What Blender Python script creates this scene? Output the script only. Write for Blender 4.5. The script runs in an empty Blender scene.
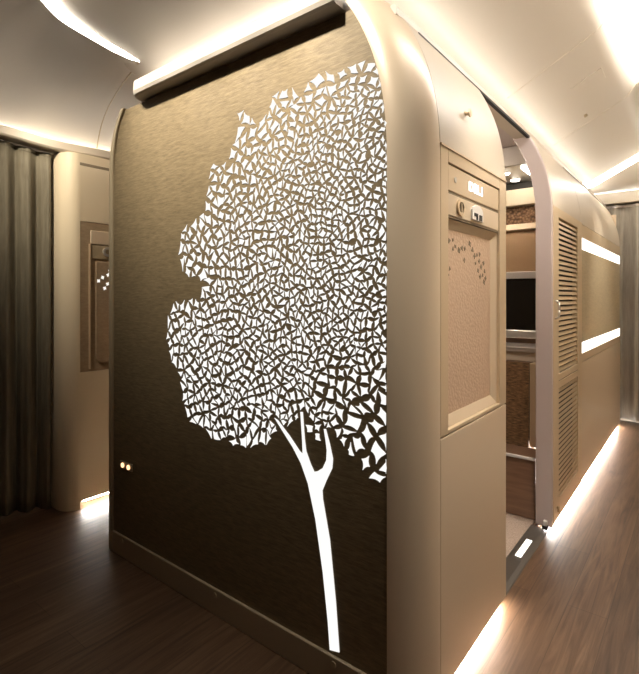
import bpy, bmesh, math, random
from mathutils import Vector, Matrix
from mathutils.geometry import delaunay_2d_cdt
random.seed(7)
SC = bpy.context.scene
COL = SC.collection

# ---------------------------------------------------------------- materials
def new_mat(name):
    m = bpy.data.materials.new(name); m.use_nodes = True
    nt = m.node_tree
    return m, nt, nt.nodes['Principled BSDF']

def plain(name, col, rough=.5, metal=0., bump=0., bscale=200., var=0., spec=.5, coat=0.):
    m, nt, b = new_mat(name)
    b.inputs['Base Color'].default_value = (*col, 1)
    b.inputs['Roughness'].default_value = rough
    b.inputs['Metallic'].default_value = metal
    b.inputs['Specular IOR Level'].default_value = spec
    b.inputs['Coat Weight'].default_value = coat
    tc = nt.nodes.new('ShaderNodeTexCoord')
    n = nt.nodes.new('ShaderNodeTexNoise'); n.inputs['Scale'].default_value = bscale
    n.inputs['Detail'].default_value = 3
    nt.links.new(tc.outputs['Object'], n.inputs['Vector'])
    if var:
        r = nt.nodes.new('ShaderNodeValToRGB')
        r.color_ramp.elements[0].position = .3; r.color_ramp.elements[1].position = .7
        r.color_ramp.elements[0].color = (*[c*(1-var) for c in col], 1)
        r.color_ramp.elements[1].color = (*[min(1, c*(1+var)) for c in col], 1)
        nt.links.new(n.outputs['Fac'], r.inputs['Fac'])
        nt.links.new(r.outputs['Color'], b.inputs['Base Color'])
    if bump:
        bp = nt.nodes.new('ShaderNodeBump'); bp.inputs['Strength'].default_value = bump
        bp.inputs['Distance'].default_value = .004
        nt.links.new(n.outputs['Fac'], bp.inputs['Height'])
        nt.links.new(bp.outputs['Normal'], b.inputs['Normal'])
    return m

def woven(name, c0, c1, stretch, rough=.55, bump=.3, metal=0., scale=1., spec=.5, detail=4):
    """streaky weave: noise stretched by the vector `stretch` (object space scale per axis)"""
    m, nt, b = new_mat(name)
    tc = nt.nodes.new('ShaderNodeTexCoord')
    mp = nt.nodes.new('ShaderNodeMapping'); mp.inputs['Scale'].default_value = stretch
    n = nt.nodes.new('ShaderNodeTexNoise'); n.inputs['Scale'].default_value = scale
    n.inputs['Detail'].default_value = detail; n.inputs['Roughness'].default_value = .65
    r = nt.nodes.new('ShaderNodeValToRGB')
    r.color_ramp.elements[0].position = .3; r.color_ramp.elements[1].position = .7
    r.color_ramp.elements[0].color = (*c0, 1); r.color_ramp.elements[1].color = (*c1, 1)
    bp = nt.nodes.new('ShaderNodeBump'); bp.inputs['Strength'].default_value = bump
    bp.inputs['Distance'].default_value = .003
    L = nt.links.new
    L(tc.outputs['Object'], mp.inputs['Vector']); L(mp.outputs['Vector'], n.inputs['Vector'])
    L(n.outputs['Fac'], r.inputs['Fac']); L(r.outputs['Color'], b.inputs['Base Color'])
    L(n.outputs['Fac'], bp.inputs['Height']); L(bp.outputs['Normal'], b.inputs['Normal'])
    b.inputs['Roughness'].default_value = rough; b.inputs['Metallic'].default_value = metal
    b.inputs['Specular IOR Level'].default_value = spec
    return m

def glow(name, col, strength):
    m = bpy.data.materials.new(name); m.use_nodes = True
    nt = m.node_tree; nt.nodes.remove(nt.nodes['Principled BSDF'])
    e = nt.nodes.new('ShaderNodeEmission'); e.inputs['Color'].default_value = (*col, 1)
    e.inputs['Strength'].default_value = strength
    nt.links.new(e.outputs[0], nt.nodes['Material Output'].inputs['Surface'])
    return m

def wood_floor():
    m, nt, b = new_mat('walnut_planks')
    L = nt.links.new
    tc = nt.nodes.new('ShaderNodeTexCoord')
    br = nt.nodes.new('ShaderNodeTexBrick')
    br.inputs['Scale'].default_value = 1; br.inputs['Brick Width'].default_value = 1.3
    br.inputs['Row Height'].default_value = .14; br.inputs['Mortar Size'].default_value = .0012
    br.inputs['Color1'].default_value = (.75, .75, .75, 1); br.inputs['Color2'].default_value = (1, 1, 1, 1)
    br.inputs['Mortar'].default_value = (.45, .45, .45, 1); br.offset = .37
    mp = nt.nodes.new('ShaderNodeMapping'); mp.inputs['Scale'].default_value = (2.2, 34, 1)
    n = nt.nodes.new('ShaderNodeTexNoise'); n.inputs['Scale'].default_value = 1
    n.inputs['Detail'].default_value = 6; n.inputs['Roughness'].default_value = .62
    n.inputs['Distortion'].default_value = 1.2
    r = nt.nodes.new('ShaderNodeValToRGB')
    e = r.color_ramp.elements
    e[0].position = .28; e[0].color = (.050, .026, .014, 1)
    e[1].position = .74; e[1].color = (.165, .098, .056, 1)
    k = e.new(.5); k.color = (.105, .058, .032, 1)
    mx = nt.nodes.new('ShaderNodeMixRGB'); mx.blend_type = 'MULTIPLY'; mx.inputs['Fac'].default_value = 1
    bp = nt.nodes.new('ShaderNodeBump'); bp.inputs['Strength'].default_value = .12; bp.inputs['Distance'].default_value = .002
    L(tc.outputs['Object'], br.inputs['Vector']); L(tc.outputs['Object'], mp.inputs['Vector'])
    L(mp.outputs['Vector'], n.inputs['Vector']); L(n.outputs['Fac'], r.inputs['Fac'])
    L(r.outputs['Color'], mx.inputs['Color1']); L(br.outputs['Color'], mx.inputs['Color2'])
    L(mx.outputs['Color'], b.inputs['Base Color'])
    L(n.outputs['Fac'], bp.inputs['Height']); L(bp.outputs['Normal'], b.inputs['Normal'])
    b.inputs['Roughness'].default_value = .42; b.inputs['Specular IOR Level'].default_value = .4
    return m

def quilted(name, c0, c1, scale, rough, metal, bump):
    """small hammered cells"""
    m, nt, b = new_mat(name)
    L = nt.links.new
    tc = nt.nodes.new('ShaderNodeTexCoord')
    v = nt.nodes.new('ShaderNodeTexVoronoi'); v.inputs['Scale'].default_value = scale
    r = nt.nodes.new('ShaderNodeValToRGB')
    r.color_ramp.elements[0].color = (*c1, 1); r.color_ramp.elements[1].color = (*c0, 1)
    r.color_ramp.elements[1].position = .8
    bp = nt.nodes.new('ShaderNodeBump'); bp.inputs['Strength'].default_value = bump
    bp.inputs['Distance'].default_value = .006; bp.invert = True
    L(tc.outputs['Object'], v.inputs['Vector']); L(v.outputs['Distance'], r.inputs['Fac'])
    L(r.outputs['Color'], b.inputs['Base Color']); L(v.outputs['Distance'], bp.inputs['Height'])
    L(bp.outputs['Normal'], b.inputs['Normal'])
    b.inputs['Roughness'].default_value = rough; b.inputs['Metallic'].default_value = metal
    return m

M = {}
M['ceiling'] = plain('ceiling_paint', (.53, .475, .395), .55)
M['cream'] = plain('cream_lacquer', (.56, .485, .385), .38)
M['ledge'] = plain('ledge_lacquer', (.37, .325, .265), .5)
M['champagne'] = plain('champagne_lacquer', (.62, .50, .36), .34, .15)
M['gold'] = plain('satin_gold', (.66, .53, .365), .36, .45, bump=.05, bscale=900)
M['lilac'] = plain('pale_lilac_lacquer', (.52, .44, .42), .35)
M['panel'] = woven('brown_weave', (.125, .090, .046), (.228, .170, .092), (1, 22, 170), .5, .25, .15, 1.)
M['kickboard'] = plain('bronze_kickboard', (.36, .29, .195), .42, .15)
M['kick'] = plain('bronze_kick', (.24, .19, .125), .45, .3)
M['trim'] = plain('bronze_trim', (.42, .34, .22), .4, .25)
M['tree'] = glow('tree_backlight', (1, .985, .95), 1.04)
M['led'] = glow('warm_white_strip', (1, .945, .87), 20)
M['ledside'] = glow('warm_white_side_strip', (1, .95, .88), 30)
M['ledleft'] = glow('warm_white_left_floor_strip', (1, .965, .91), 170)
M['ledfloor'] = glow('warm_white_floor_strip', (1, .965, .91), 330)
M['lens'] = glow('ceiling_lens', (1, .93, .82), 31.0)
M['lens_right'] = glow('ceiling_lens_right', (1, .94, .87), 25.0)
M['arch'] = glow('ceiling_arch', (1, .93, .83), 22.0)
M['band'] = glow('wall_light_band', (1, .94, .84), 2.2)
M['spot'] = glow('interior_spot', (1, .90, .78), 26)
M['sign'] = glow('sign_text', (.95, .93, 1), 2.6)
M['ember'] = glow('marker_light', (1, .55, .28), 2.4)
M['white_bit'] = glow('backlit_leaf', (1, .96, .86), 1.1)
M['curtain'] = woven('olive_curtain', (.115, .096, .060), (.19, .162, .108), (60, 60, 6), .75, .2)
M['curtain_far'] = woven('silver_curtain', (.31, .275, .225), (.42, .375, .31), (60, 60, 6), .6, .2)
M['floor'] = wood_floor()
M['dark'] = plain('dark_gap', (.02, .016, .012), .7)
M['bronze_side'] = woven('bronze_weave', (.32, .23, .145), (.42, .315, .20), (40, 14, 110), .5, .3, .2)
M['quilt'] = quilted('rose_gold_quilt', (.64, .47, .345), (.70, .53, .40), 95, .3, .4, .15)
M['hammer'] = quilted('hammered_bronze', (.10, .055, .030), (.34, .20, .11), 60, .3, .7, .8)
M['mirror'] = plain('bronze_mirror', (.58, .38, .22), .22, .45, bump=.25, bscale=30)
M['wovenbox'] = woven('basket_weave', (.03, .016, .008), (.36, .21, .10), (20, 30, 130), .45, .9)
M['gold_weave'] = woven('gold_weave', (.46, .38, .25), (.58, .49, .33), (14, 14, 90), .45, .15, .15)
M['tan'] = plain('tan_lacquer', (.66, .55, .385), .42)
M['walnut'] = woven('walnut_panel', (.16, .085, .05), (.26, .15, .09), (3, 3, 40), .45, .1)
M['carpet'] = plain('beige_carpet', (.40, .31, .25), .95, bump=.8, bscale=260, var=.25)
M['screen'] = plain('black_screen', (.008, .007, .006), .22)
M['silver'] = plain('silver_metal', (.62, .58, .54), .3, .6)
M['steel'] = plain('grey_steel', (.12, .105, .09), .4, .6)
M['black'] = plain('black_plastic', (.015, .014, .013), .5)
M['slat'] = plain('champagne_slat', (.60, .47, .30), .3, .45)
M['white'] = plain('white_plastic', (.75, .72, .68), .4)
M['wall'] = plain('cabin_wall', (.62, .54, .42), .5)

# ---------------------------------------------------------------- builders
class MB:
    def __init__(s): s.v = []; s.f = []
    def box(s, x0, x1, y0, y1, z0, z1):
        n = len(s.v)
        s.v += [(x, y, z) for x in (x0, x1) for y in (y0, y1) for z in (z0, z1)]
        s.f += [tuple(n+i for i in q) for q in ((0,1,3,2),(4,6,7,5),(0,4,5,1),(2,3,7,6),(0,2,6,4),(1,5,7,3))]
        return s
    def grid(s, rows, close=False):
        n = len(s.v); nc = len(rows[0])
        for r in rows: s.v += [tuple(p) for p in r]
        for i in range(len(rows)-1):
            for j in range(nc-1 if not close else nc):
                k = (j+1) % nc
                s.f.append((n+i*nc+j, n+i*nc+k, n+(i+1)*nc+k, n+(i+1)*nc+j))
        return s
    def loft(s, rings):
        """closed rings joined, with end caps"""
        n = len(s.v); nc = len(rings[0]); s.grid(rings, True)
        s.f.append(tuple(n+i for i in range(nc)))
        s.f.append(tuple(n+(len(rings)-1)*nc+i for i in reversed(range(nc))))
        return s
    def prism(s, pts, axis, a, b):
        def P(p, t):
            return {'x': (t, p[0], p[1]), 'y': (p[0], t, p[1]), 'z': (p[0], p[1], t)}[axis]
        return s.loft([[P(p, a) for p in pts], [P(p, b) for p in pts]])
    def rod(s, p, q, r, n=12):
        p, q = Vector(p), Vector(q); d = (q-p).normalized()
        u = d.orthogonal().normalized(); w = d.cross(u)
        ring = lambda c: [tuple(c+(u*math.cos(2*math.pi*i/n)+w*math.sin(2*math.pi*i/n))*r) for i in range(n)]
        return s.loft([ring(p), ring(q)])
    def tube(s, pts, r, n=8):
        for a, b in zip(pts, pts[1:]): s.rod(a, b, r, n)
        return s
    def build(s, name, mat, parent=None, bevel=0., smooth=False, solid=0.):
        me = bpy.data.meshes.new(name)
        off = Vector((0, 0, 0))
        p = parent
        while p is not None: off += p.location; p = p.parent
        me.from_pydata([tuple(Vector(v)-off) for v in s.v], [], s.f)
        bm = bmesh.new(); bm.from_mesh(me)
        bmesh.ops.recalc_face_normals(bm, faces=bm.faces)
        bm.to_mesh(me); bm.free()
        me.materials.append(mat)
        o = bpy.data.objects.new(name, me); COL.objects.link(o)
        if parent is not None: o.parent = parent
        if solid:
            d = o.modifiers.new('solid', 'SOLIDIFY'); d.thickness = solid; d.offset = 0
        if bevel:
            d = o.modifiers.new('bevel', 'BEVEL'); d.width = bevel; d.segments = 2; d.limit_method = 'ANGLE'
        if smooth:
            for f in me.polygons: f.use_smooth = True
        return o

def tag(o, label, cat, group=None):
    o['label'] = label; o['category'] = cat
    if group: o['group'] = group
    return o
def thing(name, label, cat, loc, group=None):
    o = bpy.data.objects.new(name, None); COL.objects.link(o)
    o.empty_display_size = .1; o.location = loc
    return tag(o, label, cat, group)
def struct(o, label=None, cat=None):
    o['kind'] = 'structure'
    if label: o['label'] = label
    if cat: o['category'] = cat
    return o

def lerp_tab(tab, z):
    if z <= tab[0][0]: return tab[0][1]
    for (a, b), (c, d) in zip(tab, tab[1:]):
        if z <= c: return b+(d-b)*(z-a)/(c-a)
    return tab[-1][1]
inset = lambda z: 0 if z <= 1.6 else .125*((z-1.6)/.497)**2.49
INL = [(1.80, 0), (1.88, .006), (1.94, .017), (2.0, .037), (2.05, .062), (2.10, .10), (2.15, .15)]
insetl = lambda z: lerp_tab(INL, z)
PX = 1.2215         # plane of the tree panel
WASH = 98
SY = .61            # outer plane of the suite wall on the right aisle
def frange(a, b, n): return [a+(b-a)*i/(n-1) for i in range(n)]
def skin(x0, x1, z0, z1, t=.03, y0=SY, n=22):
    """wall skin following the tumblehome curve"""
    out = [(y0+inset(z), z) for z in frange(z0, z1, n)]
    inn = [(y0+inset(z)+t, z) for z in reversed(frange(z0, z1, n))]
    return MB().prism(out+inn, 'x', x0, x1)

def in_poly(p, poly):
    x, y = p; c = False; j = len(poly)-1
    for i in range(len(poly)):
        xi, yi = poly[i]; xj, yj = poly[j]
        if (yi > y) != (yj > y) and x < (xj-xi)*(y-yi)/(yj-yi)+xi: c = not c
        j = i
    return c
def dist_poly(p, poly):
    b = 9e9
    for a, c in zip(poly, poly[1:]+poly[:1]):
        ax, ay = a; dx, dy = c[0]-ax, c[1]-ay; L = dx*dx+dy*dy
        t = 0 if L == 0 else max(0, min(1, ((p[0]-ax)*dx+(p[1]-ay)*dy)/L))
        b = min(b, math.hypot(p[0]-ax-t*dx, p[1]-ay-t*dy))
    return b

# ================================================================ SETTING
struct(MB().box(-1.3, 6.0, -1.0, 3.9, -.05, 0).build('floor', M['floor']))

def ceil_z(x, y):
    dx = max(1.28-x, 0); dl = max(y-2.10, 0); dr = max(.80-y, 0)
    h = math.sqrt((.75*dx)**2+(.75*dl)**2+(.52*dr)**2)
    if dr > .42: h += .8*(dr-.42)
    if h > .3: h = .3+.1*(1-math.exp(-(h-.3)/.1))
    z = 2.26+h
    return z
def ceil_full(x, y):
    z = ceil_z(x, y)
    if y < .30:                                       # vault comes down to the outer cornice
        k = max(0., min(1., (x-.9)/.5))
        v = 2.10+.46*math.sqrt(max(0, 1-((.30-y)/.36)**2))
        z = min(z, v*k+z*(1-k))
    return z
xs = frange(-1.3, .8, 16)+frange(.84, 1.5, 34)+frange(1.6, 5.0, 36)
ys = frange(-1.0, -.12, 8)+frange(-.055, .9, 44)+frange(.95, 2.0, 12)+frange(2.04, 2.95, 24)
rows = [[(x, y, ceil_full(x, y)) for y in ys] for x in xs]
struct(MB().grid(rows).build('ceiling', M['ceiling'], smooth=True))

# left aisle ceiling: edge on the lamp slot -> flat -> down to the left cornice
EDGE = [(.62, 2.12, 2.575), (.75, 2.19, 2.56), (.855, 2.239, 2.54), (.908, 2.262, 2.514), (.977, 2.287, 2.487), (1.024, 2.255, 2.45),
        (1.082, 2.184, 2.396), (1.155, 2.107, 2.339), (1.203, 2.052, 2.309), (1.23, 2.02, 2.295), (1.32, 2.0, 2.293), (1.7, 2.0, 2.293), (5.0, 2.0, 2.293)]
CORN = [(.10, 3.22, 2.18), (.42, 3.17, 2.165), (.72, 3.09, 2.135), (.85, 3.045, 2.12), (1.0, 2.985, 2.10), (1.08, 2.95, 2.085),
        (1.16, 2.905, 2.065), (1.25, 2.86, 2.05), (1.38, 2.825, 2.045), (1.47, 2.81, 2.045), (1.6, 2.805, 2.045), (1.9, 2.80, 2.045), (5.0, 2.80, 2.045)]
def catmull(pts, n):
    out = []
    P = [Vector(p) for p in pts]; P = [P[0]*2-P[1]]+P+[P[-1]*2-P[-2]]
    for i in range(1, len(P)-2):
        for k in range(n):
            t = k/n; a, b, c, d = P[i-1:i+3]
            out.append(.5*((2*b)+(c-a)*t+(2*a-5*b+4*c-d)*t*t+(3*b-a-3*c+d)*t**3))
    out.append(P[-2]); return out
E_, C_ = catmull(EDGE[:-1], 4)+[Vector(EDGE[-1])], catmull(CORN[:-1], 4)+[Vector(CORN[-1])]
def outward(i):
    t = (C_[min(i+1, len(C_)-1)]-C_[max(i-1, 0)]); t.z = 0; t.normalize()
    return Vector((-t.y, t.x, 0))
rows = []
for i, (e, c) in enumerate(zip(E_, C_)):
    cc = c+outward(i)*.085+Vector((0, 0, .05))
    k = c+outward(i)*.03+Vector((0, 0, 0)); k.z = c.z+.285
    h = (cc-e); h.z = 0
    p1 = e+h*.5; p1.z = e.z+.012
    p2 = k.copy()
    rows.append([((1-t)**3*e+3*(1-t)**2*t*p1+3*(1-t)*t*t*p2+t**3*cc) for t in frange(0, 1, 20)])
rowsB = rows
struct(MB().grid(rows).build('ceiling_left', M['ceiling'], smooth=True))
# seam in the left ceiling, and the two faint seams over the right aisle
si = min(range(len(C_)), key=lambda i: abs(C_[i].x-1.47))
seam = [p-Vector((0, 0, .001)) for p in rowsB[si]]
MBs = MB().tube([tuple(p) for p in seam], .0035, 6)
struct(MBs.build('trim_1', M['trim']))
for n, X in ((2, 2.6), (3, 3.6)):
    pts = [(X, y, ceil_z(X, y)-.0005) for y in frange(.80, .31, 16)]
    struct(MB().tube(pts, .0022, 6).build('trim_%d' % n, M['cream']))

# left cornice: lip with an up-facing light strip behind it
prof = [(-.004, .012), (.004, .002), (.014, -.002), (.05, .0), (.10, .0), (.10, .03), (.06, .035), (.035, .052), (.008, .056), (-.004, .050)]
rings = [[tuple(C_[i]+outward(i)*a+Vector((0, 0, b))) for a, b in prof] for i in range(len(C_))]
struct(MB().loft(rings).build('trim_4', M['cream'], smooth=False))
led = [[tuple(C_[i]+outward(i)*a+Vector((0, 0, b))) for a, b in ((.060, .040), (.078, .040), (.078, .046), (.060, .046))] for i in range(len(C_))]
ll = thing('cove_light', 'warm light strip glowing behind the curved cornice above the dark curtain', 'light', tuple(C_[16]))
MB().loft(led).build('light_strip', M['led'], ll)

# front cornice over the tree panel with rounded left end, and its light strip
def cornice_prof(x):
    return [(x+.0, 2.121), (x+.006, 2.108), (x+.018, 2.104), (x+.10, 2.104), (x+.10, 2.15), (x+.035, 2.172), (x+.014, 2.172), (x+.003, 2.164)]
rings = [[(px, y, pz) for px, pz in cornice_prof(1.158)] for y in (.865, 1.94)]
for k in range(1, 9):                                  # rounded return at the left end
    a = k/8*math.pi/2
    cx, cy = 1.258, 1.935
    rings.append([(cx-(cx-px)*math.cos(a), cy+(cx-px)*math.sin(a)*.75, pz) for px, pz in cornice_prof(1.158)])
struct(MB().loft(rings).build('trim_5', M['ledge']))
fl = thing('cove_light', 'warm light strip glowing behind the ledge on top of the tree panel', 'light', (1.27, 1.4, 2.17))
MB().box(1.262, 1.282, .84, 1.97, 2.160, 2.166).build('light_strip', M['led'], fl)
# side ledge along the right aisle
struct(MB().prism([(.728, 2.082), (.735, 2.076), (.80, 2.076), (.80, 2.10), (.748, 2.112), (.735, 2.112), (.728, 2.104)], 'x', 1.30, 5.40).build('trim_6', M['cream']))
sl = thing('cove_light', 'warm light strip glowing along the top of the suites on the right aisle', 'light', (3.2, .77, 2.1))
MB().box(1.36, 5.35, .768, .786, 2.104, 2.110).build('light_strip', M['ledside'], sl)

# outer wall of the right aisle, its cornice and light, and the vestibule enclosure
struct(MB().box(1.5, 5.9, -.02, .02, .04, 2.10).build('wall_right', M['wall']))
struct(MB().prism([(.03, 2.045), (-.09, 2.045), (-.09, 2.08), (.0, 2.10), (.03, 2.095)], 'x', 1.3, 5.9).build('trim_7', M['cream']))
rl = thing('cove_light', 'warm light strip behind the cornice of the outer wall of right aisle', 'light', (3.2, -.04, 2.08))
MB().box(1.4, 5.5, -.045, -.028, 2.094, 2.10).build('light_strip', M['led'], rl)
struct(MB().box(-1.32, -1.27, -1.0, 3.9, 0, 2.7).build('wall_back', M['walnut']))
struct(MB().box(-1.3, 1.5, -1.02, -.98, 0, 2.7).build('wall_front', M['walnut']))
struct(MB().box(-1.3, 6.0, 3.9, 3.95, 0, 2.7).build('wall_left', M['wall']))
struct(MB().box(5.95, 6.0, -1.0, 3.9, 0, 2.7).build('wall_far', M['wall']))

# end of the right aisle: lit arch, sloping panel, ledge
arc = frange(.90, -.05, 26)
A0 = [(5.0, y, ceil_full(5.0, y)) for y in arc]
def slope(t): return [(5.02+.47*t, y, (ceil_full(5.0, y)-.0)*(1-t)+2.238*t-.10*math.sin(math.pi*t)*0) for y in arc]
struct(MB().grid([slope(t) for t in frange(.09, 1, 8)]).build('ceiling_far', M['ceiling'], smooth=True))
struct(MB().prism([(5.47, 2.13), (5.60, 2.13), (5.60, 2.245), (5.485, 2.245), (5.47, 2.235)], 'y', -.2, 3.0).build('trim_8', M['cream']))
arl = thing('ceiling_light', 'bright white arched light band at the far end of the right aisle ceiling', 'light', (5.02, .5, 2.3))
band = []
for y in frange(.86, -.02, 24):
    z = ceil_full(5.0, y)
    band.append([(4.97, y, z-.006), (5.075, y, z-.03), (5.075, y, z-.022), (4.97, y, z+.002)])
MB().loft(band).build('diffuser', M['arch'], arl)
ldl = thing('cove_light', 'thin light line along the ledge above the silver curtain at far end', 'light', (5.46, .4, 2.25))
MB().box(5.43, 5.466, -.15, .95, 2.234, 2.240).build('light_strip', M['band'], ldl)

# lens shaped lamps in the ceiling
LOW = [(.62, 2.12, 2.575), (.855, 2.239, 2.54), (.908, 2.262, 2.514), (.977, 2.287, 2.487), (1.024, 2.255, 2.45), (1.082, 2.184, 2.396), (1.155, 2.107, 2.339), (1.205, 2.05, 2.306), (1.229, 2.02, 2.294)]
UPP = [(.66, 2.09, 2.585), (.886, 2.218, 2.564), (.949, 2.233, 2.523), (1.013, 2.231, 2.479), (1.074, 2.167, 2.418), (1.120, 2.120, 2.378), (1.180, 2.060, 2.330), (1.214, 2.033, 2.302), (1.2305, 2.0185, 2.2945)]
lt = thing('ceiling_light', 'curved crescent of white light in the ceiling above the left aisle', 'light', (1.0, 2.2, 2.45))
lo, up = catmull(LOW, 4), catmull(UPP, 4)
MB().loft([[tuple(a), tuple(b), tuple(b+Vector((0, 0, .006))), tuple(a+Vector((0, 0, .006)))] for a, b in zip(lo, up)]).build('diffuser', M['lens'], lt)
rt = thing('ceiling_light', 'white light strip in the ceiling at the top right corner of the photo', 'light', (3.0, .25, 2.55))
rows = []
for x in frange(3.62, 1.15, 22):
    w = .10*max(0, 1-((x-1.9)/1.72)**2)**.8+.004 if x < 3.61 else .003
    za, zb = ceil_full(x, .298), ceil_full(x, .298-w)
    rows.append([(x, .298, za-.003), (x, .298-w, zb-.003), (x, .298-w, zb+.004), (x, .298, za+.004)])
MB().loft(rows).build('diffuser', M['lens_right'], rt)
# row of fill spots added out of view to brighten the tree panel
for y, lab in ((.90, 'added ceiling fill spot over the right end of the tree panel'), (1.20, 'added ceiling fill spot above the densest leaves of the glowing tree'),
               (1.50, 'added ceiling fill spot above the middle of the tree panel'), (1.80, 'added ceiling fill spot above the left edge of the tree crown'),
               (2.10, 'added ceiling fill spot over the left end of the tree panel')):
    zc = ceil_z(.62, y)
    dl = thing('added_panel_spot', lab, 'light', (.62, y, zc-.01), 'added fill spots over the tree panel')
    MB().rod((.62, y, zc+.01), (.625, y, zc-.008), .040, 20).build('rim', M['silver'], dl)
    MB().rod((.625, y, zc-.006), (.627, y, zc-.011), .028, 20).build('bulb', M['arch'], dl)
    sp = bpy.data.lights.new('fill_spot', 'SPOT'); sp.energy = WASH; sp.color = (1, .93, .82)
    sp.spot_size = math.radians(54); sp.spot_blend = 1; sp.shadow_soft_size = .03
    so = bpy.data.objects.new('fill_spot', sp); COL.objects.link(so); so.parent = dl
    so.location = (.012, 0, -.04)
    so.rotation_euler = (Vector((PX, y, 1.86))-Vector((.63, y, zc-.05))).to_track_quat('-Z', 'Y').to_euler()
for x, lab in ((1.06, 'added ceiling fill spot over the front end of right aisle by the rounded corner post'), (1.62, 'added ceiling fill spot over the right aisle by the name display'), (2.6, 'added ceiling fill spot over the right aisle by the open doorway'), (4.1, 'added ceiling fill spot over the right aisle by the light bands')):  # unseen spots, added to lift the lower aisle wall, post and floor
    ya = .12 if x > 1.2 else -.06
    zc = ceil_full(x, ya)
    dl = thing('added_aisle_spot', lab, 'light', (x, ya, zc), 'added fill spots over the right aisle')
    MB().rod((x, ya, zc+.03), (x, ya+.002, zc-.012), .040, 20).build('rim', M['silver'], dl)
    MB().rod((x, ya+.002, zc-.010), (x, ya+.002, zc-.015), .028, 20).build('bulb', M['arch'], dl)
    sp = bpy.data.lights.new('fill_spot', 'SPOT'); sp.energy = 70; sp.color = (1, .90, .76)
    sp.spot_size = math.radians(58); sp.spot_blend = 1; sp.shadow_soft_size = .03
    so = bpy.data.objects.new('fill_spot', sp); COL.objects.link(so); so.parent = dl; so.location = (0, .004, -.045)
    so.rotation_euler = Vector((.25, .49, -1.75)).to_track_quat('-Z', 'Y').to_euler()
zc = 2.545
dl = thing('added_left_spot', 'added ceiling fill spot near the dark curtain and the cream wall end', 'light', (.55, 2.5, zc))  # extra spot outside the view, added to brighten the left wall end
MB().rod((.55, 2.5, zc+.02), (.55, 2.5, zc-.008), .040, 20).build('rim', M['silver'], dl)
MB().rod((.55, 2.5, zc-.006), (.55, 2.5, zc-.011), .028, 20).build('bulb', M['arch'], dl)
sp = bpy.data.lights.new('fill_spot', 'SPOT'); sp.energy = 85; sp.color = (1, .90, .74)
sp.spot_size = math.radians(60); sp.spot_blend = 1; sp.shadow_soft_size = .03
so = bpy.data.objects.new('fill_spot', sp); COL.objects.link(so); so.parent = dl; so.location = (0, 0, -.04)
so.rotation_euler = (Vector((1.36, 2.83, 1.70))-Vector((.55, 2.5, zc-.04))).to_track_quat('-Z', 'Y').to_euler()
# small fittings on the sloping ceiling
def on_ceil(x, y, d): return (x, y, ceil_z(x, y)-d)
hatch = []
hx, hy = (2.985, 3.14), (.425, .575)
h = tag(MB().loft([[on_ceil(x, y, d) for x, y in ((hx[0], hy[0]), (hx[1], hy[0]), (hx[1], hy[1]), (hx[0], hy[1]))] for d in (-.004, .004)]).build('access_hatch', M['ceiling'], bevel=.002),
        'small rectangular cream access panel set in the sloping ceiling over the right aisle', 'panel')
c = Vector(on_ceil(3.455, .582, 0))
tag(MB().rod(c+Vector((0, 0, .004)), c-Vector((0, .006, .012)), .011, 12).build('ceiling_sensor', M['trim']),
    'tiny dark round sensor on the sloping ceiling near the cream access panel', 'sensor')

# ================================================================ SUITE WITH THE TREE PANEL
S = thing('suite_partition', 'front suite wall block with brown panel showing a glowing white tree', 'partition', (1.6, 1.4, 0))
zz = frange(.098, 2.097, 44)
right = [(.715+inset(z), z) for z in zz]
left = [(2.226-insetl(z), z) for z in reversed(zz)]
panel = MB().prism(right+left, 'x', PX, PX+.03).build('front_panel', M['panel'], S)
# left edge trim, wraps round the top left shoulder
zz2 = frange(0.0, 2.105, 44)
MB().prism([(2.224-insetl(z), z) for z in zz2]+[(2.256-insetl(z)*1.04, z) for z in reversed(zz2)], 'x', PX-.012, PX+.05).build('edge_trim', M['trim'], S, bevel=.006)
MB().box(PX+.05, 3.4, 2.21, 2.256, .0, 1.95).build('side_wall', M['champagne'], S)
kb = MB().box(PX-.010, PX+.03, .716, 2.225, .0, .098).build('kickboard', M['kickboard'], S, bevel=.003)
for y in (2.134, 1.466, .90):
    MB().rod((PX-.009, y, .077), (PX-.0125, y, .077), .010, 14).build('screw', M['trim'], kb)
for y, z in ((2.143, .433), (2.085, .427)):
    pass
ml = MB().box(PX-.004, PX+.002, 2.060, 2.165, .412, .448).build('marker_plate', M['trim'], S, bevel=.006)
for y in (2.138, 2.088):
    MB().rod((PX-.004, y, .43), (PX-.008, y, .43), .011, 14).build('marker_light', M['ember'], ml)

# --- tree cut into the panel, lit from behind
CROWN = [(.70, 1.90), (.733, 1.915), (.791, 1.935), (.867, 1.94), (.917, 1.941), (.994, 1.951), (1.041, 1.914), (1.127, 1.944), (1.179, 1.92), (1.203, 1.856), (1.241, 1.848),
 (1.263, 1.884), (1.302, 1.92), (1.375, 1.907), (1.353, 1.839), (1.394, 1.791), (1.405, 1.737), (1.503, 1.746), (1.526, 1.669), (1.551, 1.612), (1.543, 1.559),
 (1.609, 1.537), (1.696, 1.506), (1.714, 1.445), (1.709, 1.351), (1.647, 1.294), (1.563, 1.292), (1.573, 1.232), (1.735, 1.21), (1.788, 1.139), (1.802, .993),
 (1.763, .916), (1.684, .861), (1.696, .789), (1.647, .712), (1.551, .671), (1.405, .651), (1.273, .67), (1.179, .695), (1.136, .755), (1.092, .788), (1.026, .761),
 (.955, .75), (.896, .775), (.867, .735), (.84, .690), (.791, .680), (.733, .655), (.69, .65)]
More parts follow.
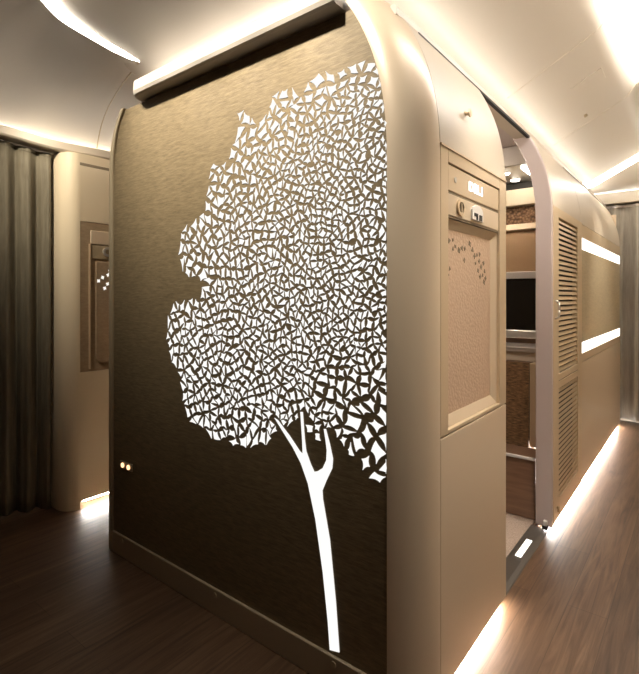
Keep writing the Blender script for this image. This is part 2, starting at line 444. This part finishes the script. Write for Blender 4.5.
TRUNK = [(.921, .108), (.929, .195), (.949, .343), (.979, .502), (1.011, .612), (1.041, .671), (1.077, .717), (1.12, .76), (1.161, .802), (1.145, .797), (1.09, .752),
 (1.046, .71), (1.033, .703), (1.035, .748), (1.043, .84), (1.033, .841), (1.024, .75), (1.018, .715), (.999, .677), (.984, .655), (.970, .660), (.949, .675), (.935, .703), (.933, .735),
 (.938, .766), (.945, .8), (.937, .801), (.921, .756), (.909, .712), (.912, .682), (.935, .638), (.951, .603), (.949, .576), (.921, .454), (.898, .27), (.884, .117)]
TREEX = PX-.0012
edge_y = lambda z: .715+inset(z)+.003
tr = MB()
d = delaunay_2d_cdt([Vector(p) for p in TRUNK], [], [list(range(len(TRUNK)))], 1, 1e-6)
tr.v = [(TREEX, p.x, p.y) for p in d[0]]; tr.f = [tuple(f) for f in d[2]]
tr.build('tree_trunk', M['tree'], panel, solid=.002)

def dist_line(p, line):
    b = 9e9
    for a, c in zip(line, line[1:]):
        dx, dy = c[0]-a[0], c[1]-a[1]; L_ = dx*dx+dy*dy
        t = max(0, min(1, ((p[0]-a[0])*dx+(p[1]-a[1])*dy)/L_))
        b = min(b, math.hypot(p[0]-a[0]-t*dx, p[1]-a[1]-t*dy))
    return b
def spacing(y, z):
    e = dist_line((y, z), CROWN)
    core = .0225 if y < .95 else .0225+.0095*min(1, (y-.95)/.35)
    reach = .11 if y < .9 and z > 1.3 else .17
    w = max(0, 1-e/reach)
    s = core+(.046-core)*w
    if z < 1.05 and y < 1.0: s = max(s, .026+.030*min(1, (1.05-z)/.28))
    if z < .86 and dist_poly((y, z), TRUNK) < .07: s = min(s, .028)
    return s
pts = []; cell = .03; gridh = {}
def near(p, r):
    cx, cy = int(p[0]/cell), int(p[1]/cell); k = int(r/cell)+1
    for i in range(cx-k, cx+k+1):
        for j in range(cy-k, cy+k+1):
            for q in gridh.get((i, j), ()):
                if (q[0]-p[0])**2+(q[1]-p[1])**2 < r*r: return True
    return False
tries = 0
while tries < 60000:
    tries += 1
    p = (random.uniform(.69, 1.81), random.uniform(.64, 1.96))
    if not in_poly(p, CROWN): continue
    s = spacing(*p)*.88*random.uniform(.82, 1.15)
    if near(p, s): continue
    pts.append(p); gridh.setdefault((int(p[0]/cell), int(p[1]/cell)), []).append(p)
d = delaunay_2d_cdt([Vector(p) for p in pts], [], [], 0, 1e-7)
V = [tuple(v) for v in d[0]]; T = [tuple(f) for f in d[2] if len(f) == 3]
ok = []
for t in T:
    P = [V[i] for i in t]; c = (sum(p[0] for p in P)/3, sum(p[1] for p in P)/3)
    s = spacing(*c)
    if not in_poly(c, CROWN): continue
    if max(math.dist(P[a], P[(a+1) % 3]) for a in range(3)) > 2.1*s: continue
    ok.append(t)
edges = {}
for i, t in enumerate(ok):
    for a in range(3):
        edges.setdefault(frozenset((t[a], t[(a+1) % 3])), []).append(i)
used = set(); cells = []
cand = [(e, f) for e, f in edges.items() if len(f) == 2]
cand.sort(key=lambda ef: -math.dist(V[list(ef[0])[0]], V[list(ef[0])[1]])*random.uniform(.75, 1.25))
for e, (i, j) in cand:
    if i in used or j in used or random.random() < .16: continue
    a, b = tuple(e)
    o1 = [k for k in ok[i] if k not in e][0]; o2 = [k for k in ok[j] if k not in e][0]
    q = [V[a], V[o1], V[b], V[o2]]
    sg = [((q[(k+1) % 4][0]-q[k][0])*(q[(k+2) % 4][1]-q[(k+1) % 4][1])-(q[(k+1) % 4][1]-q[k][1])*(q[(k+2) % 4][0]-q[(k+1) % 4][0])) for k in range(4)]
    if min(sg) > 0 or max(sg) < 0:
        used |= {i, j}; cells.append(q)
cells += [[V[k] for k in t] for i, t in enumerate(ok) if i not in used]
lv = MB()
nleaf = 0
for q in cells:
    n = len(q); c = (sum(p[0] for p in q)/n, sum(p[1] for p in q)/n)
    if in_poly(c, TRUNK): continue
    test = q+[c]+[((q[k][0]+q[(k+1) % n][0])/2, (q[k][1]+q[(k+1) % n][1])/2) for k in range(n)]
    if any(in_poly(p, TRUNK) for p in test) or dist_poly(c, TRUNK) < .013: continue
    if any(in_poly(p, q) for p in TRUNK): continue
    if c[0] < edge_y(c[1])-.008: continue
    if n == 3:
        ar2 = abs((q[1][0]-q[0][0])*(q[2][1]-q[0][1])-(q[1][1]-q[0][1])*(q[2][0]-q[0][0]))
        if ar2/max(math.dist(q[k], q[(k+1) % 3]) for k in range(3)) < .013: continue
    rim = dist_line(c, CROWN) < .022
    if rim and random.random() < .30: continue
    sc = random.uniform(.60, .77)
    th = random.uniform(-.30, .30); ca, sa = math.cos(th), math.sin(th)
    q = [(c[0]+((p[0]-c[0])*ca-(p[1]-c[1])*sa)*sc*random.uniform(.88, 1.08), c[1]+((p[0]-c[0])*sa+(p[1]-c[1])*ca)*sc*random.uniform(.88, 1.08)) for p in q]
    ring = []
    for k in range(n):
        a, b = q[k], q[(k+1) % n]
        m = ((a[0]+b[0])/2, (a[1]+b[1])/2)
        # bow every edge towards the middle: concave leaf shapes
        bow = random.uniform(.16, .36) if random.random() > .15 else -.08
        g = (m[0]+(c[0]-m[0])*bow, m[1]+(c[1]-m[1])*bow)
        for t in (0, .25, .5, .75):
            w0, w1, w2 = (1-t)**2, 2*t*(1-t), t*t
            gx, gy = 2*g[0]-m[0], 2*g[1]-m[1]
            ring.append((w0*a[0]+w1*gx+w2*b[0], w0*a[1]+w1*gy+w2*b[1]))
    if all(p[0] <= edge_y(p[1]) for p in ring): continue
    ring = [(max(p[0], edge_y(p[1])), p[1]) for p in ring]
    k0 = len(lv.v)
    lv.v += [(TREEX, *c)]+[(TREEX, *p) for p in ring]
    lv.f += [(k0, k0+1+i, k0+1+(i+1) % len(ring)) for i in range(len(ring))]
    nleaf += 1
print('leaves', nleaf)
lv.build('tree_leaves', M['tree'], panel, solid=.0016)

# --- rounded corner post
XC = 1.352
def post_ring(z):
    out = []
    for k in range(33):
        a = k/32*math.pi/2
        out.append((XC-(XC-PX+.002)*math.cos(a), .714-(.714-SY)*math.sin(a)+inset(z), z))
    return out+[(XC, .66+inset(z), z), (PX+.03, .7145+inset(z), z), (PX-.002, .7145+inset(z), z)]
MB().loft([post_ring(z) for z in frange(.035, 1.5, 6)+frange(1.56, 2.13, 24)]).build('corner_post', M['champagne'], S, smooth=False)
po = S.children[-1]
for f in po.data.polygons: f.use_smooth = len(f.vertices) == 4
bpy.context.view_layer.objects.active = po
md = po.modifiers.new('edges', 'EDGE_SPLIT'); md.split_angle = math.radians(40)
MB().box(1.30, 1.90, .68, .70, .0, .05).build('plinth', M['kick'], S)

# --- side facing the right aisle
XE = 1.968
u = skin(XC+.003, XE, 1.682, 2.082).build('upper_skin', M['cream'], S)
MB().rod((1.596, SY+inset(1.842)+.004, 1.842), (1.596, SY+inset(1.842)-.016, 1.840), .007, 14).rod((1.596, SY+inset(1.842)-.014, 1.840), (1.596, SY+inset(1.842)-.020, 1.840), .013, 16).build('coat_hook', M['gold'], u)
MB().box(1.43, 2.715, .719, .735, 2.066, 2.077).build('shadow_gap', M['dark'], S)
MB().box(XC+.003, XE, SY, SY+.03, .035, .796).build('lower_skin', M['champagne'], S, bevel=.003)
skin(XE-.03, XE-.001, .035, 2.06, .06, SY+.03, 40).build('door_jamb', M['champagne'], S)
fr = MB()
fr.box(XC+.003, 1.412, SY, SY+.03, .800, 1.678)
fr.box(1.891, XE, SY, SY+.03, .800, 1.678)
fr.box(1.412, 1.891, SY, SY+.03, 1.634, 1.678)
fr.box(1.412, 1.891, SY, SY+.03, .800, .812)
frame = fr.build('gold_frame', M['gold'], S, bevel=.002)
MB().box(XC+.003, XE, SY-.003, SY+.004, 1.674, 1.680).build('bead', M['gold'], frame)
# lit name display
ds = MB().box(1.416, 1.887, SY+.003, SY+.03, 1.549, 1.630).build('display', M['gold'], S, bevel=.003)
cu = bpy.data.curves.new('txt', 'FONT'); cu.body = 'DEL1'; cu.size = .052; cu.extrude = .0008
cu.offset = .0014
cu.align_x = 'CENTER'; cu.align_y = 'CENTER'; cu.space_character = 1.08
to = bpy.data.objects.new('txt', cu); COL.objects.link(to)
bpy.context.view_layer.update()
me = bpy.data.meshes.new_from_object(to.evaluated_get(bpy.context.evaluated_depsgraph_get()))
bpy.data.objects.remove(to)
rot = Matrix.Translation(Vector((1.650, SY+.0015, 1.590))-S.location) @ Matrix.Rotation(math.pi/2, 4, 'X') @ Matrix.Diagonal((1.12, .82, 1, 1))
me.transform(rot); me.name = 'lettering'; me.materials.clear(); me.materials.append(M['sign'])
o = bpy.data.objects.new('lettering', me); COL.objects.link(o); o.parent = ds
MB().rod((1.470, SY+.004, 1.590), (1.470, SY+.001, 1.590), .009, 16).build('indicator', M['silver'], ds)
MB().box(1.412, 1.891, SY+.006, SY+.03, 1.541, 1.549).build('shadow_line', M['kick'], S)
# plate with ring and button
pl = MB().box(1.416, 1.889, SY+.004, SY+.03, 1.474, 1.541).build('control_plate', M['champagne'], S, bevel=.002)
rg = MB()
R = []
for k in range(28):
    a = 2*math.pi*k/28; ca, sa = math.cos(a), math.sin(a)
    R.append([(1.510+r*ca*1.1, y, 1.508+r*sa) for r, y in ((.018, SY+.005), (.018, SY-.003), (.027, SY-.003), (.027, SY+.005))])
rg.grid(R+[R[0]], True)
rg.build('lock_ring', M['gold'], pl)
MB().rod((1.510, SY+.006, 1.508), (1.510, SY+.001, 1.508), .016, 20).build('lock_core', M['kick'], pl)
MB().box(1.506, 1.514, SY-.004, SY+.002, 1.494, 1.522).build('thumb_turn', M['gold'], pl, bevel=.002)
bt = [(1.603, 1.482), (1.705, 1.482), (1.705, 1.512)]+[(1.654+.051*math.cos(a), 1.512+.024*math.sin(a)) for a in frange(.2, math.pi-.2, 9)]+[(1.603, 1.512)]
bb = MB().prism(bt, 'y', SY+.005, SY-.003).build('button_plate', M['white'], pl, bevel=.0015)
MB().prism([(1.618, 1.506), (1.650, 1.506), (1.650, 1.484), (1.638, 1.484), (1.638, 1.496), (1.618, 1.496)], 'y', SY-.002, SY-.005).build('call_symbol', M['black'], bb)
MB().box(1.665, 1.690, SY-.005, SY-.002, 1.484, 1.504).build('call_symbol', M['black'], bb)
MB().box(1.412, 1.891, SY+.006, SY+.03, 1.467, 1.474).build('shadow_line', M['kick'], S)
# recessed quilted panel with bevelled rim
MB().box(1.412, 1.892, SY+.024, SY+.05, .805, 1.47).build('quilted_panel', M['quilt'], S)
qp = S.children[-1]
RX = 1.416, 1.890; RZ = .813, 1.466
ring0 = [(RX[0], SY+.012, RZ[0]), (RX[1], SY+.012, RZ[0]), (RX[1], SY+.012, RZ[1]), (RX[0], SY+.012, RZ[1])]
ring1 = [(RX[0]+.008, SY+.024, RZ[0]+.034), (RX[1]-.040, SY+.024, RZ[0]+.034), (RX[1]-.040, SY+.024, RZ[1]-.030), (RX[0]+.008, SY+.024, RZ[1]-.030)]
MB().grid([ring0, ring1], True).build('bevel_rim', M['champagne'], qp, solid=.001)
# leaf shaped perforations
pf = MB()
spots = [(1.425, 1.33), (1.44, 1.37), (1.47, 1.40), (1.50, 1.405), (1.52, 1.385), (1.50, 1.375), (1.55, 1.375), (1.575, 1.385), (1.60, 1.385), (1.595, 1.345), (1.645, 1.405), (1.67, 1.385),
         (1.69, 1.365), (1.715, 1.37), (1.70, 1.34), (1.735, 1.35), (1.74, 1.375), (1.725, 1.315), (1.755, 1.33), (1.78, 1.345), (1.77, 1.30), (1.79, 1.315), (1.745, 1.295), (1.785, 1.275), (1.80, 1.29), (1.46, 1.29), (1.475, 1.31)]
for x, z in spots:
    a0 = random.uniform(0, 6.28); n = random.choice((3, 4, 4)); r = random.uniform(.007, .0115)
    ring = []
    for k in range(n*2):
        rr = r if k % 2 == 0 else r*.55
        a = a0+math.pi*k/n
        ring.append((x+rr*math.cos(a)*1.15, z+rr*math.sin(a)))
    pf.prism(ring, 'y', SY+.0235, SY+.0225)
pf.build('perforations', M['kick'], qp)
# glow under the suite wall
MB().box(1.40, 1.955, .640, .652, .024, .032).build('floor_light', M['ledfloor'], S)
MB().box(1.35, XE, SY+.004, .70, .034, .040).build('underside', M['champagne'], S)
struct(MB().box(1.26, 5.38, .80, 2.15, 2.080, 2.10).build('ceiling_suite', M['lilac']))

# ================================================================ LOUVRED DOOR BLOCK
D = thing('louvred_door', 'champagne suite door with two louvred panels beside the open doorway', 'door', (3.1, .65, 0))
DX0, DX1 = 2.72, 3.50
out = [(SY+inset(z), z) for z in frange(.02, 2.105, 40)]
inn = [(SY+.082+inset(z)*1.02, z) for z in reversed(frange(.02, 2.105, 40))]
MB().prism(out+inn, 'x', DX0, DX0+.025).build('leading_edge', M['lilac'], D, bevel=.006)
skin(DX0+.025, DX1, 1.703, 2.082).build('upper_skin', M['cream'], D)
f = MB()
f.box(DX0+.025, 2.86, SY-.002, SY+.035, .032, 1.70)
f.box(3.375, DX1, SY-.002, SY+.035, .032, 1.70)
for a, b in ((1.651, 1.70), (.768, .804), (.724, .762), (.032, .134)): f.box(2.86, 3.375, SY-.002, SY+.035, a, b)
df = f.build('door_frame', M['gold'], D, bevel=.002)
MB().box(DX0+.03, DX1, SY+.001, SY+.01, .761, .769).build('joint_groove', M['kick'], df)
MB().box(2.84, 3.40, SY+.030, SY+.04, .11, 1.67).build('back_board', M['dark'], D)
for nm, z0, z1, n in (('louvre_slats', .806, 1.650, 30), ('louvre_slats', .136, .723, 21)):
    s = MB(); st = (z1-z0)/n
    for k in range(n):
        z = z0+st*(k+.5)
        if z > .8: s.prism([(SY+.003, z-.0095), (SY+.006, z-.0100), (SY+.013, z+.0085), (SY+.010, z+.0095)], 'x', 2.861, 3.374)
        else: s.prism([(SY+.003, z-.009), (SY+.0055, z-.009), (SY+.0055, z+.009), (SY+.003, z+.009)], 'x', 2.861, 3.374)
    s.build(nm, M['slat'], D)
hd = MB().tube([(2.778, SY-.002, 1.105), (2.778, SY-.020, 1.115), (2.778, SY-.022, 1.15), (2.778, SY-.020, 1.190), (2.778, SY-.002, 1.200)], .006, 10).build('handle', M['silver'], D, smooth=True)
MB().tube([(2.81, SY-.006, .10), (2.835, SY-.008, .092), (2.83, SY-.006, .07)], .006, 8).build('foot_latch', M['trim'], D)
br = MB().box(2.700, 2.722, .628, .655, .012, .030).build('floor_bracket', M['black'], D)
MB().box(2.700, 2.722, .632, .650, .031, .056).build('guide_block', M['white'], br, bevel=.003)
MB().box(DX0+.05, DX1, .640, .652, .024, .032).build('floor_light', M['ledfloor'], D)
MB().box(DX0+.255, DX1, .69, .71, .0, .05).build('plinth', M['kick'], D)
MB().box(DX0+.026, 2.974, .678, .6915, .008, 1.85).build('inner_wall', M['lilac'], D)

# ================================================================ REAR PARTITION WITH LIGHT BANDS
P3 = thing('rear_partition', 'far suite wall with woven panel between two horizontal white light bands', 'partition', (4.4, .65, 0))
X0, X1 = 3.506, 5.372
skin(X0, X1, 1.694, 2.082).build('upper_skin', M['cream'], P3)
MB().box(X0, X1-.01, .719, .735, 2.067, 2.077).build('shadow_gap', M['dark'], P3)
MB().box(X0, X1, SY, SY+.03, 1.606, 1.690).build('top_rail', M['gold'], P3, bevel=.002)
MB().box(X0, X1, SY, SY+.03, .800, .853).build('bottom_rail', M['gold'], P3, bevel=.002)
for a, b in ((1.530, 1.604), (.855, .925)):
    MB().box(X0+.01, X1-.004, SY+.002, SY+.03, a, b).build('light_band', M['band'], P3)
MB().box(X0, X1, SY+.004, SY+.03, .926, 1.529).build('woven_panel', M['gold_weave'], P3)
MB().box(X0, X1, SY, SY+.03, .035, .797).build('lower_skin', M['champagne'], P3, bevel=.002)
MB().box(X0, X1, .69, .71, 0, .05).build('plinth', M['kick'], P3)
MB().box(X0, X1-.01, .640, .652, .024, .032).build('floor_light', M['ledfloor'], P3)
MB().box(X1-.03, X1-.001, SY+.03, 1.2, .035, 2.0).build('end_wall', M['champagne'], P3)

# ================================================================ SUITE INTERIOR
struct(MB().box(1.30, 3.34, .712, 2.21, 0, .006).build('floor_suite', M['carpet']))
struct(MB().box(3.315, 3.36, .80, 2.21, 0, 2.08).build('wall_interior', M['wall']))
struct(MB().box(2.84, 3.315, .768, 2.20, 1.965, 2.075).build('ceiling_interior', M['silver'], bevel=.004))
for y, x in ((.93, 2.98), (.93, 3.18), (1.06, 3.06)):
    dl = thing('downlight', {(.93, 2.98): 'small round ceiling spot nearest the suite doorway', (.93, 3.18): 'small round ceiling spot deeper in the suite above the screen',
               (1.06, 3.06): 'small round ceiling spot at the left end of the lit trio inside the suite'}[(y, x)], 'light', (x, y, 1.96), 'spots in the suite ceiling')
    MB().rod((x, y, 1.966), (x, y, 1.960), .034, 20).build('rim', M['silver'], dl)
    MB().rod((x, y, 1.961), (x, y, 1.957), .026, 20).build('bulb', M['spot'], dl)
cl = thing('added_suite_lamp', 'added round fill lamp on the suite ceiling just inside the open doorway', 'light', (2.25, 1.30, 2.07))  # hidden lamp added as fill for the dim suite interior
MB().rod((2.25, 1.30, 2.081), (2.25, 1.30, 2.068), .060, 24).build('rim', M['silver'], cl)
MB().rod((2.25, 1.30, 2.069), (2.25, 1.30, 2.062), .050, 24).build('bulb', M['spot'], cl)
pt = bpy.data.lights.new('fill_light', 'POINT'); pt.energy = 14; pt.color = (1, .86, .70); pt.shadow_soft_size = .05
po_ = bpy.data.objects.new('fill_light', pt); COL.objects.link(po_); po_.parent = cl; po_.location = (0, 0, -.10)
lbar = tag(MB().box(2.90, 3.28, .80, .815, 1.955, 1.966).build('light_bar', M['arch']), 'slim diagonal light bar on the suite ceiling beside the round spots', 'light')
bn = thing('overhead_locker', 'black-fronted locker under the spotlit ceiling inside the suite', 'locker', (3.25, 1.4, 1.81))
MB().box(3.27, 3.314, .70, 2.19, 1.915, 1.964).build('shadow_front', M['dark'], bn)
MB().box(3.24, 3.314, .70, 2.19, 1.81, 1.914).build('valance', M['tan'], bn, bevel=.004)
MB().box(3.295, 3.314, .70, 2.19, 1.692, 1.808).build('hammered_band', M['hammer'], bn)
sh = tag(MB().box(3.24, 3.3145, .70, 2.19, 1.652, 1.690).build('wall_shelf', M['gold'], bevel=.004), 'narrow gold shelf on the bronze wall above the screen', 'shelf')
tag(MB().box(3.297, 3.3145, .70, 2.19, 1.386, 1.650).build('mirror_panel', M['mirror']), 'bronze reflective wall panel between gold shelf and screen', 'mirror')
tv = thing('television', 'black wall screen with silver surround seen through the doorway', 'television', (3.28, 1.15, .95))
MB().box(3.275, 3.314, .70, 1.62, 1.005, 1.338).build('screen', M['screen'], tv, bevel=.003)
MB().box(3.255, 3.314, .70, 1.64, 1.338, 1.384).build('top_bezel', M['silver'], tv, bevel=.004)
MB().box(3.255, 3.314, .70, 1.64, .955, 1.005).build('bottom_bezel', M['silver'], tv, bevel=.004)
cs = thing('console', 'pale console counter with silver lip below the screen inside the suite', 'console', (3.15, 1.4, .8))
MB().box(3.29, 3.314, .70, 2.19, .922, .952).build('dark_recess', M['walnut'], cs)
MB().box(3.02, 3.314, .70, 2.19, .892, .921).build('silver_lip', M['silver'], cs, bevel=.004)
MB().box(3.04, 3.314, .70, 2.19, .835, .891).build('counter', M['cream'], cs, bevel=.003)
MB().box(3.0, 3.314, .80, 2.19, .20, .834).build('woven_front', M['wovenbox'], cs)
MB().box(2.98, 3.314, .70, .79, .346, .834).build('end_post', M['gold'], cs, bevel=.004)
ot = thing('ottoman', 'low walnut footrest box with white trim on the suite carpet', 'ottoman', (3.0, 1.0, .006))
MB().box(2.79, 2.972, .712, 1.30, .008, .344).build('body', M['walnut'], ot, bevel=.004)
MB().box(2.78, 2.795, .712, 1.31, .330, .346).build('trim_strip', M['white'], ot, bevel=.003)
ar = thing('armrest', 'curved cream armrest edge just inside the doorway beside the gold frame', 'armrest', (2.45, .92, .006))
MB().tube([(2.56, .875, .30), (2.56, .875, .78), (2.555, .885, .815), (2.54, .91, .83), (2.50, .96, .83)], .016, 10).build('rail', M['cream'], ar, smooth=True)
MB().box(2.50, 2.58, .86, 1.30, .008, .30).build('base', M['walnut'], ar)
sill = thing('threshold_sill', 'grey metal door sill with a small lamp on the floor at the doorway', 'sill', (2.35, .67, 0))
MB().prism([(.628, 0), (.712, 0), (.712, .014), (.650, .010), (.632, .004)], 'x', 1.972, 2.716).build('plate', M['steel'], sill)
MB().prism([(.660, .0105), (.686, .012), (.686, .016), (.660, .0145)], 'x', 2.345, 2.535).build('lamp_lens', M['band'], sill)

# ================================================================ LEFT SIDE OF THE CABIN
LY = 2.805
L = thing('suite_wall', 'cream suite wall with brown control panel across the left aisle', 'partition', (1.8, 2.85, 0))
MB().box(1.336, 5.0, LY, LY+.04, 1.658, 2.045).build('upper_skin', M['tan'], L)
MB().box(1.336, 5.0, LY, LY+.04, .045, .785).build('lower_skin', M['tan'], L)
ring = lambda z: [(1.336-.085*math.sin(a), LY+.10-.10*math.cos(a), z) for a in frange(0, math.pi/2, 12)]+[(1.251, 3.1, z), (1.336, 3.1, z)]
MB().loft([ring(.0), ring(2.045)]).build('end_post', M['tan'], L)
MB().box(1.334, 2.2, LY-.0015, LY+.01, 1.978, 1.994).build('air_slot', M['kick'], L)
bp = MB().box(1.337, 1.95, LY+.002, LY+.04, .786, 1.657).build('control_panel', M['bronze_side'], L)
MB().box(1.396, 1.87, LY-.004, LY+.01, 1.530, 1.610).build('display', M['champagne'], bp, bevel=.003)
MB().box(1.398, 1.870, LY-.003, LY+.01, 1.445, 1.524).build('control_plate', M['trim'], bp, bevel=.002)
R = []
for k in range(28):
    a = 2*math.pi*k/28; ca, sa = math.cos(a), math.sin(a)
    R.append([(1.498+r*ca*1.1, y, 1.490+r*sa) for r, y in ((.015, LY-.002), (.015, LY-.010), (.028, LY-.010), (.028, LY-.002))])
MB().grid(R+[R[0]], True).build('lock_ring', M['silver'], bp)
MB().box(1.386, 1.394, LY-.008, LY+.01, .80, 1.53).build('gold_strip', M['gold'], bp)
a, b = (1.425, .83), (1.86, 1.43)
pp = [(b[0], a[1]), (b[0], b[1]), (a[0], b[1])]+[(a[0]+.04-.04*math.cos(t), a[1]+.04-.04*math.sin(t)) for t in frange(0, math.pi/2, 8)]
MB().prism(pp, 'y', LY+.002, LY-.006).build('inset_panel', M['bronze_side'], bp, bevel=.004)
pf = MB()
for x, z in ((1.441, 1.315), (1.465, 1.336), (1.499, 1.352), (1.496, 1.298), (1.478, 1.272), (1.510, 1.376), (1.53, 1.33), (1.55, 1.39), (1.58, 1.36)):
    a0 = random.uniform(0, 6.28)
    pf.prism([(x+.013*(1 if k % 2 == 0 else .5)*math.cos(a0+math.pi*k/4), z+.014*(1 if k % 2 == 0 else .5)*math.sin(a0+math.pi*k/4)) for k in range(8)], 'y', LY-.0062, LY-.0075)
pf.build('perforations', M['white_bit'], bp)
MB().box(1.36, 4.9, LY+.012, LY+.022, .035, .042).build('floor_light', M['ledleft'], L)
MB().box(1.36, 4.9, LY+.09, LY+.11, 0, .05).build('plinth', M['kick'], L)

def curtain(name, path, z0, ztop, amp, wl, mat, label, hooks=True):
    """pleated cloth hung along a plan path; fuller pleats towards the floor"""
    P = catmull(path, 40); D_ = [0]
    for a, b in zip(P, P[1:]): D_.append(D_[-1]+(b-a).length)
    rows = []
    nz = 24
    for k in range(nz+1):
        t = k/nz; row = []
        for i, p in enumerate(P):
            tg = (P[min(i+1, len(P)-1)]-P[max(i-1, 0)]).normalized(); nrm = Vector((-tg.y, tg.x, 0))
            s = D_[i]; ph = 2*math.pi*s/wl+.5*math.sin(s*9)+.35*math.sin(t*2.2+s*4)
            w = math.sin(ph)+.30*math.sin(2*ph+.6)
            A_ = amp*(1.15-.35*t)*(1 if t < .93 else .75)
            z = z0+(ztop(i/(len(P)-1))-z0)*t
            row.append(tuple(p+nrm*A_*w+Vector((0, 0, z))))
        rows.append(row)
    th = thing(name, label, 'curtain', (*path[0][:2], z0))
    MB().grid(rows).build('cloth', mat, th, smooth=True, solid=.006)
    hb = [[(x, y, z) for x, y, z in r] for r in rows[-2:]]
    hd = MB().grid([[(v[0], v[1], v[2]+.0) for v in rows[-1]], [(v[0]+.0, v[1], v[2]+.022) for v in rows[-1]]])
    hd.build('heading_tape', M['curtain'] if mat is M['curtain'] else M['white'], th, solid=.010)
    return th
curtain('curtain', [(1.235, 2.945, 0), (1.12, 3.005, 0), (1.0, 3.06, 0), (.80, 3.13, 0), (.55, 3.20, 0)], .012, lambda u: 2.018+.10*u, .026, .105, M['curtain'],
        'dark olive pleated curtain hanging at the left edge of the photo')
curtain('curtain', [(5.56, .98, 0), (5.55, .62, 0), (5.55, .2, 0), (5.55, -.1, 0)], .03, lambda u: 2.095, .035, .17, M['curtain_far'],
        'silver grey pleated curtain closing the far end of the right aisle')
struct(MB().box(5.62, 5.66, -.2, 2.9, 0, 2.2).build('wall_end', M['wall']))

# ================================================================ CAMERA, WORLD, VIEW
w = bpy.data.worlds.new('World'); SC.world = w; w.use_nodes = True
w.node_tree.nodes['Background'].inputs['Color'].default_value = (.02, .018, .015, 1)
cam = bpy.data.cameras.new('Camera'); co = bpy.data.objects.new('Camera', cam); COL.objects.link(co)
co.location = (0, 0, 1.22); co.rotation_euler = (math.pi/2, 0, math.radians(-51.73))
cam.sensor_fit = 'HORIZONTAL'; cam.sensor_width = 36; cam.lens = 485/639*36
cam.shift_y = -40/639; cam.clip_start = .02
SC.camera = co
vs = SC.view_settings
vs.view_transform = 'Standard'; vs.look = 'None'; vs.gamma = 1; vs.use_curve_mapping = False
vs.exposure = 0
SC.cycles.max_bounces = 10; SC.cycles.diffuse_bounces = 6
